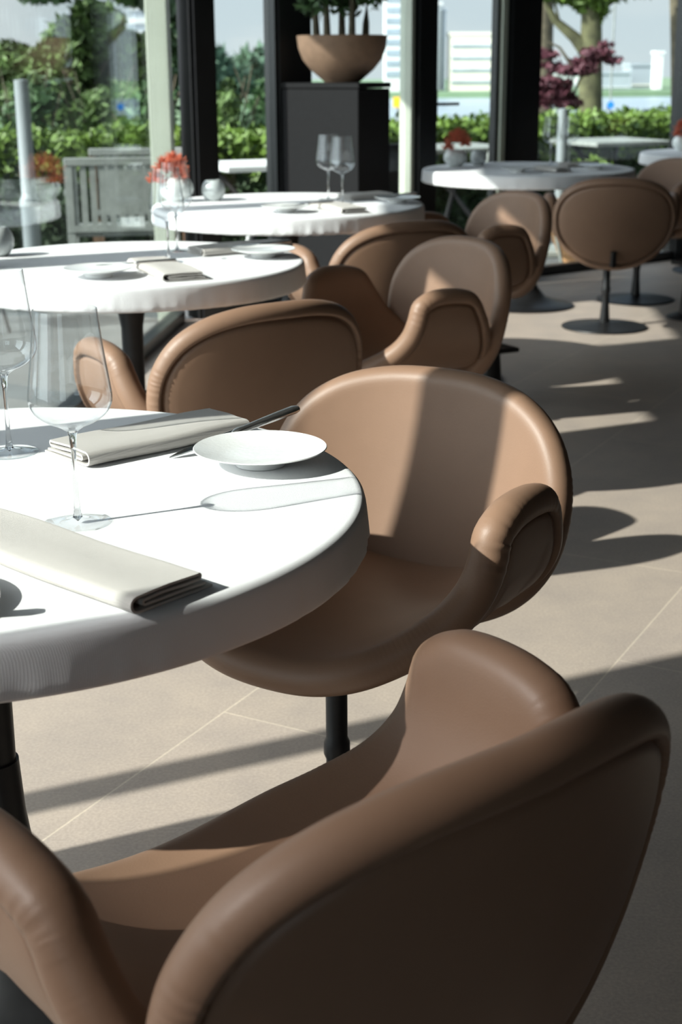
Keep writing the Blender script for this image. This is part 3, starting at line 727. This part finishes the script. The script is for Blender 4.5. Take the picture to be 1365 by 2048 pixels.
# hedges
def hedge(a, b_, wd, z1, seed, lab, nl):
    root = empty('clipped_hedge', ((a[0] + b_[0]) / 2, (a[1] + b_[1]) / 2, -.04), math.atan2(b_[1] - a[1], b_[0] - a[0]), lab, 'hedge')
    Ln = math.hypot(b_[0] - a[0], b_[1] - a[1]); h = z1 + .04
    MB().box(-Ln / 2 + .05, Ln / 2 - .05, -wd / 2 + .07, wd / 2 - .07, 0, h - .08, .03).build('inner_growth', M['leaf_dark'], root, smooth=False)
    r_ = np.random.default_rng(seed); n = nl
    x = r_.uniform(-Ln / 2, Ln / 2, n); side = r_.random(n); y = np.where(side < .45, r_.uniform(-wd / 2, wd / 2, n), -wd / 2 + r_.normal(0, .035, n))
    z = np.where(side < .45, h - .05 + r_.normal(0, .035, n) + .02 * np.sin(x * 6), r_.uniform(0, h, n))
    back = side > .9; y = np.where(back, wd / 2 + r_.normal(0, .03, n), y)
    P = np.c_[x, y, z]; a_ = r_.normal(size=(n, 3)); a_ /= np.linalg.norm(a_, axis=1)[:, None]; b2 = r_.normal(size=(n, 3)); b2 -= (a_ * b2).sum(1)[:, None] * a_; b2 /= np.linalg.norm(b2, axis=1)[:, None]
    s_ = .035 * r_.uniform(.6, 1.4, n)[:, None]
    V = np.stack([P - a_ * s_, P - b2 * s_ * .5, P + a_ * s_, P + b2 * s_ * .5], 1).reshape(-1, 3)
    top = P[:, 2] > h - .30 + .08 * np.sin(P[:, 0] * 5) + r_.normal(0, .05, n)  # bright top and dark sides put sun and shade into the leaf colour
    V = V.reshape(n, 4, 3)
    for nm_, sel, m_ in (('sunlit_top_leaves', top, M['leaf_bright']), ('shaded_side_leaves', ~top, M['hedge_shade'])):
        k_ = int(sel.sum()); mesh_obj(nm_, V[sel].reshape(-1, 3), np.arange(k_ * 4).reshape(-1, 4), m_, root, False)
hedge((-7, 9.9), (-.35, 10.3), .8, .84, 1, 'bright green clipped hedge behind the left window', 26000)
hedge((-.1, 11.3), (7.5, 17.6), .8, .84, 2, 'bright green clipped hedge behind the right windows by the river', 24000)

def tree(name, base, trunk_pts, radii, branches, clumps, nleaf, lsize, lm, tm, lab, seed):
    root = empty(name, base, 0, lab, 'tree', 'trees outside the windows')
    mb = MB().tube(trunk_pts, radii, 12)
    mb.build('trunk', tm, root)
    if branches:
        bb = MB()
        for pts, r0 in branches: bb.tube(pts, [r0 * (1 - .75 * i / (len(pts) - 1)) for i in range(len(pts))], 7)
        bb.build('branches', tm, root)
    V, F = leaves(nleaf, clumps, lsize, seed); mesh_obj('foliage', V, F, lm, root, False)
    return root
def rel(p, base): return tuple(Vector(p) - Vector(base))
def pxtree(name, base_px, y, lab, seed, clumps_px, nleaf, lsize, lm, tm, trunk_px, tr_r, branches_px=()):
    b0 = at(base_px, 300, y); base = Vector((b0.x, y, -.3))
    tp = [rel(at(a, b_, y), base) for a, b_ in trunk_px]; tp[0] = (tp[0][0], 0, 0)
    k = y / 2844
    cl = [(*rel(at(cx, cy, y + dy_), base), rx * k, max(rx, rz) * k * .8, rz * k) for cx, cy, rx, rz, dy_ in clumps_px]
    bs = [([rel(at(a, b_, y), base) for a, b_ in pts], r0) for pts, r0 in branches_px]
    return tree(name, base, tp, [tr_r * (1.15 - .4 * i / (len(tp) - 1)) for i in range(len(tp))], bs, cl, nleaf, lsize, lm, tm, lab, seed)
rt = random.Random(5)
pxtree('leafy_tree', 170, 13.5, 'branchy green tree filling the middle of the left window', 21,
       [(160, 80, 70, 45, 0), (200, 40, 50, 30, .4), (130, 140, 70, 40, 0), (220, 150, 60, 50, .3), (100, 190, 90, 35, 0), (250, 200, 70, 40, 0), (170, 230, 110, 25, 0), (180, 20, 30, 20, 0), (290, 120, 40, 50, 0), (240, 90, 30, 40, .2)],
       8500, .07, M['leaf'], M['bark'], [(180, 330), (178, 240), (185, 150), (178, 60), (182, 0)], .05,
       [([(180, 230), (140, 150), (110, 80)], .03), ([(182, 180), (220, 110), (250, 30)], .03), ([(180, 250), (240, 190), (300, 150)], .025), ([(180, 250), (100, 210), (40, 190)], .025), ([(185, 130), (160, 80), (150, 10)], .02)])
pxtree('leafy_tree', 20, 17, 'pale green rounded tree at the far left of the left window', 22,
       [(20, 130, 70, 40, 0), (70, 170, 60, 35, 0), (-40, 160, 80, 60, 0), (30, 210, 90, 30, 0), (100, 110, 30, 25, 0)],
       6500, .085, M['leaf'], M['bark'], [(10, 300), (12, 200), (15, 100)], .08, [([(12, 230), (60, 180), (90, 130)], .04)])
pxtree('leafy_tree', 330, 12.6, 'dark tree trunk with overhanging leaves beside the pale pole', 23,
       [(300, -20, 60, 40, 0), (250, -30, 60, 30, 0), (90, -25, 70, 28, .5), (330, 60, 30, 60, 0), (310, 200, 30, 40, 0), (330, 140, 30, 50, 0)],
       3600, .065, M['leaf_dark'], M['bark'], [(334, 330), (330, 200), (328, 80), (322, -40)], .085, [([(325, 60), (290, 0), (250, -30)], .05), ([(322, 0), (200, -30), (80, -35)], .03)])
# distant belt of trees beyond the water on the left, each its own
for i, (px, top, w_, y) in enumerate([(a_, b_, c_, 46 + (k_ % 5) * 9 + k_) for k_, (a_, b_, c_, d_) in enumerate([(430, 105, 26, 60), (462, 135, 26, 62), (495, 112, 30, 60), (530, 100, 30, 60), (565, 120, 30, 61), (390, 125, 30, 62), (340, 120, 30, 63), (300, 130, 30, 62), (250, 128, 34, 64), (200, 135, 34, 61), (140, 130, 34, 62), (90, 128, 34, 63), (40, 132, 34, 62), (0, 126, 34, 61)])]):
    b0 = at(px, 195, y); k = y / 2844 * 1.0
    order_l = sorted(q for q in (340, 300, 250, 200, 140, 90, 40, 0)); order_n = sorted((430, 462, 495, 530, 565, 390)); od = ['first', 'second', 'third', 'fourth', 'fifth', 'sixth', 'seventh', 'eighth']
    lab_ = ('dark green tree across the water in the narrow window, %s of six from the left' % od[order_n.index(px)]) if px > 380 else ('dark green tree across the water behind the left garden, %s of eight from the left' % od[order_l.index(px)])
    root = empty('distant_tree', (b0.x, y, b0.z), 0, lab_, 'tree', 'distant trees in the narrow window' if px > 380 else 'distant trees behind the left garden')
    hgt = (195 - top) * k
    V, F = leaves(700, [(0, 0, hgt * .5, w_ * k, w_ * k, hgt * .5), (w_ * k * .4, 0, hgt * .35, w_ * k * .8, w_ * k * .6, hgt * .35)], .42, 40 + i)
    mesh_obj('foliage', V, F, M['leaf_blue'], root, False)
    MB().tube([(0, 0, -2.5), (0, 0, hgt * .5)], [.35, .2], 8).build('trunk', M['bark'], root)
# wooded slope under them
slab('terrace_shadow_strip', [(-9, 8.75), (-1.0, 9.35), (-.2, 9.6), (-.2, 9.9), (-9, 9.5)], -.04, -.01, M['soil'])  # dark strip standing in for the shadow at the hedge foot
slab('far_shore_ground', [(-60, 48), (-.03 * 48 , 48), (-.03 * 80, 90), (-60, 90)], -3.2, at(430, 190, 48).z - .3, M['bank'])
# shrubs just behind the left hedge
for i, (px, w_, top, y, mm) in enumerate([(60, 60, 200, 12.2, 'leaf_dark'), (200, 70, 215, 12.4, 'leaf'), (300, 60, 205, 12, 'leaf_dark'), (450, 35, 205, 12.6, 'leaf'), (525, 35, 195, 14.2, 'leaf_dark')]):
    b0 = at(px, 260, y); k = y / 2844; hgt = (300 - top) * k
    root = empty('garden_shrub', (b0.x, y, -.1), 0, ['dark airy shrub behind the hedge at far left', 'light airy shrub behind the hedge under the branchy tree', 'dark airy shrub behind the hedge left of the pale pole', 'thin shrub behind the hedge in the narrow window, left', 'thin dark shrub behind the hedge in the narrow window, right'][i], 'shrub', 'airy shrubs behind the hedge')
    V, F = leaves(650, [(0, 0, .85, w_ * k, .3, .35), (w_ * k * .3, 0, at(px, top, y).z + .1, w_ * k * .7, .25, .2)], .05, 60 + i); mesh_obj('foliage', V, F, M[mm], root, False)
    mb = MB()
    for j in range(6): mb.tube([(0, 0, -.1), (rt.uniform(-.1, .1), 0, .5), (rt.uniform(-.35, .35), rt.uniform(-.1, .1), rt.uniform(1., 1.4))], [.014, .011, .005], 6)
    mb.build('stems', M['bark'], root)
# right side trees
pxtree('plane_tree', 1180, 17, 'mossy forked tree trunk by the river in the right window', 31,
       [(1170, -10, 60, 26, 0), (1190, 20, 28, 26, 0), (1130, -20, 60, 20, 0), (1250, -25, 60, 16, 0)], 1500, .09, M['leaf_bright'], M['bark_green'],
       [(1180, 330), (1181, 220), (1183, 110), (1184, 20), (1180, -60)], .135,
       [([(1178, 110), (1150, 75), (1110, 40), (1085, -10)], .09), ([(1186, 40), (1205, 15), (1235, -2), (1262, -8)], .045), ([(1120, 50), (1112, 10), (1100, -40)], .02)])
pxtree('plane_tree', 1085, 19, 'dark tree trunk just right of the wide black window frame', 32, [(1090, -40, 60, 20, 0)], 300, .09, M['leaf_dark'], M['bark'],
       [(1082, 330), (1082, 200), (1085, 80), (1090, -60)], .16)
pxtree('plane_tree', 1358, 17.5, 'dark tree trunk at the right edge of the photo', 33, [(1380, -40, 60, 20, 0)], 300, .09, M['leaf_dark'], M['bark'],
       [(1360, 330), (1360, 200), (1357, 80), (1352, -60)], .10)
pxtree('red_maple', 1140, 14.2, 'dark red maple with airy tiers of leaves in front of the mossy trunk', 34,
       [(1100, 165, 45, 10, 0), (1150, 140, 50, 8, 0), (1195, 105, 34, 9, 0), (1225, 120, 22, 6, 0), (1215, 88, 18, 4, 0), (1110, 185, 40, 12, 0), (1135, 205, 30, 12, 0), (1090, 110, 30, 8, 0), (1170, 125, 30, 10, 0), (1085, 200, 20, 15, 0), (1100, 130, 25, 5, 0)],
       2600, .045, M['maple'], M['bark'], [(1140, 330), (1138, 250), (1130, 190)], .03,
       [([(1136, 220), (1160, 160), (1200, 110), (1232, 118)], .015), ([(1134, 210), (1100, 170), (1075, 160)], .015), ([(1138, 200), (1150, 140), (1190, 95), (1225, 88)], .012), ([(1150, 140), (1120, 95), (1090, 80)], .02)])
# river and far bank
wl = slab('river_water', [(-300, 20), (300, 20), (500, 470), (-500, 470)], -8.6, -8.2, M['water']); wl['kind'] = 'structure'
slab('far_bank_ground', [(-500, 455), (500, 455), (600, 900), (-600, 900)], -8.6, -6.4, M['bank'])
def far_block(name, px0, px1, py0, py1, y, dep, m, lab, bands=0, bm=None, mp_=None, py_base=None):
    a, b_ = at(px0, py1, y), at(px1, py0, y); z0 = -6.5; w_ = b_.x - a.x
    root = empty(name, ((a.x + b_.x) / 2, y, z0), 0, lab, 'building')
    MB().box(-w_ / 2, w_ / 2, 0, dep, 0, b_.z - z0).build('wall', m, root, smooth=False)
    MB().box(-w_ / 2 - .4, w_ / 2 + .4, -.4, dep + .4, b_.z - z0, b_.z - z0 + .9).build('roof', mp_ or m, root, smooth=False)
    if bands:
        for q in range(bands):
            zz = (b_.z - z0) * (.14 + q * .86 / bands)
            MB().box(-w_ / 2 + .3, w_ / 2 - .3, -.35, .1, zz, zz + (b_.z - z0) * .05).build('window_band', bm, root, smooth=False)
    return root
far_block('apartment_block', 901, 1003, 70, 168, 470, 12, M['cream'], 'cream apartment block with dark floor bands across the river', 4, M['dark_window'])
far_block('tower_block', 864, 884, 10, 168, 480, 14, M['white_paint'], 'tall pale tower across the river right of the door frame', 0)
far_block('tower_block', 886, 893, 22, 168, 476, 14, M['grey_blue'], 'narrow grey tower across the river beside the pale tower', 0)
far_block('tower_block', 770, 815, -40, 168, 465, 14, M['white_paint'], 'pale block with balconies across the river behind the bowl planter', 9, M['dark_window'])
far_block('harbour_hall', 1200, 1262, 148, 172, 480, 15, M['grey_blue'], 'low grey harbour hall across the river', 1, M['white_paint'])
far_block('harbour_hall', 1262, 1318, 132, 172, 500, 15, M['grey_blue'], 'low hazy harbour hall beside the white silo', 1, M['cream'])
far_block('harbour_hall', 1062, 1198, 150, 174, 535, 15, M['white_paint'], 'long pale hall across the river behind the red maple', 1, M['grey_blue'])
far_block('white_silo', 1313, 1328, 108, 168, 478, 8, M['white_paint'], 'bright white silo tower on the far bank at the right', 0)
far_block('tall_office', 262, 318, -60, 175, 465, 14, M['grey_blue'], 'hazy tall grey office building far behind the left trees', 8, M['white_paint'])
# yellow sign and blue sign by the quay, outdoors
q = at(797, 205, 22); t_ = empty('yellow_sign', (q.x, 22, -.3), 0, 'yellow square sign on a post outside, right of the plinth', 'sign')
MB().box(-.075, .075, -.01, .01, q.z + .3 - .07, q.z + .3 + .08).build('sign_plate', M['yellow'], t_, smooth=False); MB().tube([(0, .02, 0), (0, .02, q.z + .35)], .02, 8).build('post', M['wood_grey'], t_)
q = at(1222, 210, 21); t_ = empty('blue_sign', (q.x, 21, -.3), 0, 'small blue round sign on a thin post above the right hedge', 'sign')
MB().lathe([(0, -.01), (.05, -.01), (.05, .01), (0, .01)], 24).build('sign_disc', M['blue'], t_).matrix_local = Matrix.Translation((0, 0, q.z + .3)) @ Matrix.Rotation(R(90), 4, 'X')
MB().tube([(0, .03, 0), (0, .03, at(1222, -20, 21).z + .3)], .012, 8).build('post', M['wood_grey'], t_)

# parasol pole on the left terrace
q = at(42, 160, 8.2)
t_ = empty('parasol_pole', (q.x, 8.2, -.04), 0, 'white parasol pole standing on the terrace behind the left window', 'pole')
MB().lathe([(0, 0), (.05, 0), (.05, .55), (.056, .56), (.056, .60), (.042, .62), (.040, q.z + .04), (0, q.z + .045)], 20).build('pole', M['grey_pole'], t_)
MB().box(-.22, .22, -.22, .22, 0, .05, .01).build('base_plate', M['wood_grey'], t_)
q = at(1128, 218, 10.4)
t_ = empty('parasol_pole', (q.x, 10.4, -.04), 0, 'white parasol pole outside behind the wine glasses of the far table', 'pole')
MB().lathe([(0, 0), (.038, 0), (.038, q.z + .04), (0, q.z + .045)], 20).build('pole', M['grey_pole'], t_)
MB().box(-.22, .22, -.22, .22, 0, .05, .01).build('base_plate', M['wood_grey'], t_)

# slatted outdoor armchairs
def slat_chair(x, y, rz, W, lab, m, frame_m):
    root = empty('slatted_garden_bench', (x, y, -.04), rz, lab, 'bench', 'slatted garden seats')
    mb = MB(); n = int(W / .055)
    for i in range(n):
        xx = -W / 2 + .05 + (W - .1) * i / (n - 1); mb.box(xx - .017, xx + .017, .0, .018, .46, .80)
    mb.build('backrest_slats', m, root, smooth=False)
    MB().box(-W / 2, W / 2, -.01, .03, .79, .835, .005).box(-W / 2, W / 2, -.01, .03, .43, .465).build('backrest_rails', m, root, smooth=False)
    MB().box(-W / 2, W / 2, -.5, 0, .40, .43, .004).build('seat', m, root, smooth=False)
    for sx in (-1, 1):
        for yy in (-.48, .0): MB().box(sx * (W / 2 - .02) - .022, sx * (W / 2 - .02) + .022, yy - .02, yy + .025, 0, .64 if yy < -.1 else .83).build('leg', frame_m, root, smooth=False)
        MB().box(sx * (W / 2 - .02) - .03, sx * (W / 2 - .02) + .03, -.5, .02, .63, .655).build('armrest', frame_m, root, smooth=False)
slat_chair(-1.22, 8.15, R(180 + 8), .62, 'pale grey slatted garden bench outside behind the reflected flowers', M['wood_grey'], M['wood_grey'])
slat_chair(-1.25, 9.1, R(186), .6, 'pale slatted garden bench behind the first one, left of the pale pole', M['wood_grey'], M['wood'])
# dark terrace tables and metal chairs
def metal_table(x, y, Wt, lab, top):
    root = empty('terrace_table', (x, y, -.04), .4, lab, 'table', 'outdoor terrace tables')
    MB().box(-Wt / 2, Wt / 2, -Wt / 2, Wt / 2, .71, .745, .006).build('tabletop', top, root, smooth=False)
    MB().tube([(-.25, -.25, 0), (0, 0, .4), (.22, .22, .71)], .018, 8).tube([(.25, -.25, 0), (0, 0, .4), (-.22, .22, .71)], .018, 8).build('crossed_legs', M['black'], root)
    MB().box(-.3, .3, -.27, -.23, 0, .03).box(-.3, .3, .2, .24, 0, .03).build('foot_bars', M['black'], root, smooth=False)
metal_table(-.50, 9.05, .6, 'white topped terrace table seen through the narrow window', M['white_paint'])
metal_table(2.15, 11.6, .7, 'grey terrace table outside behind the far table', M['wood_grey'])
metal_table(.85, 10.85, .7, 'grey terrace table outside behind the white vase', M['wood_grey'])
def metal_chair(x, y, rz, lab, m):
    root = empty('terrace_chair', (x, y, -.04), rz, lab, 'chair', 'outdoor terrace chairs')
    V, F = padded_sheet(catmull([(0, .17), (.12, .15), (.19, .05), (.18, -.08), (.1, -.15), (0, -.16), (-.1, -.15), (-.18, -.08), (-.19, .05), (-.12, .15)], 60), lambda u, v: (u, -.2 + .8 * u ** 2 - v * .2, .66 + v), .012, .009, .01, None, False)
    mesh_obj('backrest', V, F, m, root)
    MB().lathe([(0, .43), (.20, .43), (.215, .445), (.20, .46), (0, .46)], 32).build('seat', m, root)
    for sx, sy in ((-1, -1), (1, -1), (-1, 1), (1, 1)): MB().tube([(sx * .13, sy * .13, .44), (sx * .21, sy * .21, 0)], .011, 8).build('leg', m, root)
    MB().tube([(-.12, -.17, .44), (-.13, -.2, .56)], .01, 6).tube([(.12, -.17, .44), (.13, -.2, .56)], .01, 6).build('back_support', m, root)
metal_chair(1.22, 9.62, R(200), 'pale metal terrace chair outside left of the wine glasses of the far table', M['wood_grey'])
metal_chair(2.3, 10.8, R(90), 'grey metal terrace chair outside against the right hedge', M['grey_blue'])
metal_chair(-.33, 8.36, R(60), 'white metal terrace chair by the white topped table in the narrow window', M['white_paint'])
metal_chair(.30, 9.75, R(20), 'dark metal terrace chair outside below the door glass', M['black'])
metal_chair(-2.0, 7.4, R(30), 'dark metal terrace chair outside at the far left', M['black'])

# terracotta pot outside, just behind the right window rail
q = at(1180, 532, 9.6); pot = empty('terracotta_pot', (1.72, 9.95, -.04), 0, 'orange ribbed pot outside, sunlit, seen under the shadowed armchair', 'pot')
V = []; F = []; n = 160
prof = [(0, 0), (.17, 0), (.18, .01), (.24, .15), (.265, .30), (.27, .40), (.275, .42), (.255, .42), (.25, .38), (.20, .05), (0, .04)]
for r_, z in prof:
    for i in range(n):
        a = 2 * math.pi * i / n; qq = r_ * (1 + .012 * math.sin(a * 40) * (.01 < z < .41)); V.append((qq * math.cos(a), qq * math.sin(a), z))
for j in range(len(prof) - 1):
    for i in range(n): a, b2 = j * n + i, j * n + (i + 1) % n; F.append((a, b2, b2 + n, a + n))
mesh_obj('pot_body', V, F, M['terracotta'], pot)
V, F = leaves(260, [(0, 0, .56, .2, .2, .16)], .05, 77); mesh_obj('leaves', V, F, M['leaf_bright'], pot, False)
MB().lathe([(0, .36), (.25, .36)], 32).build('soil', M['soil'], pot)
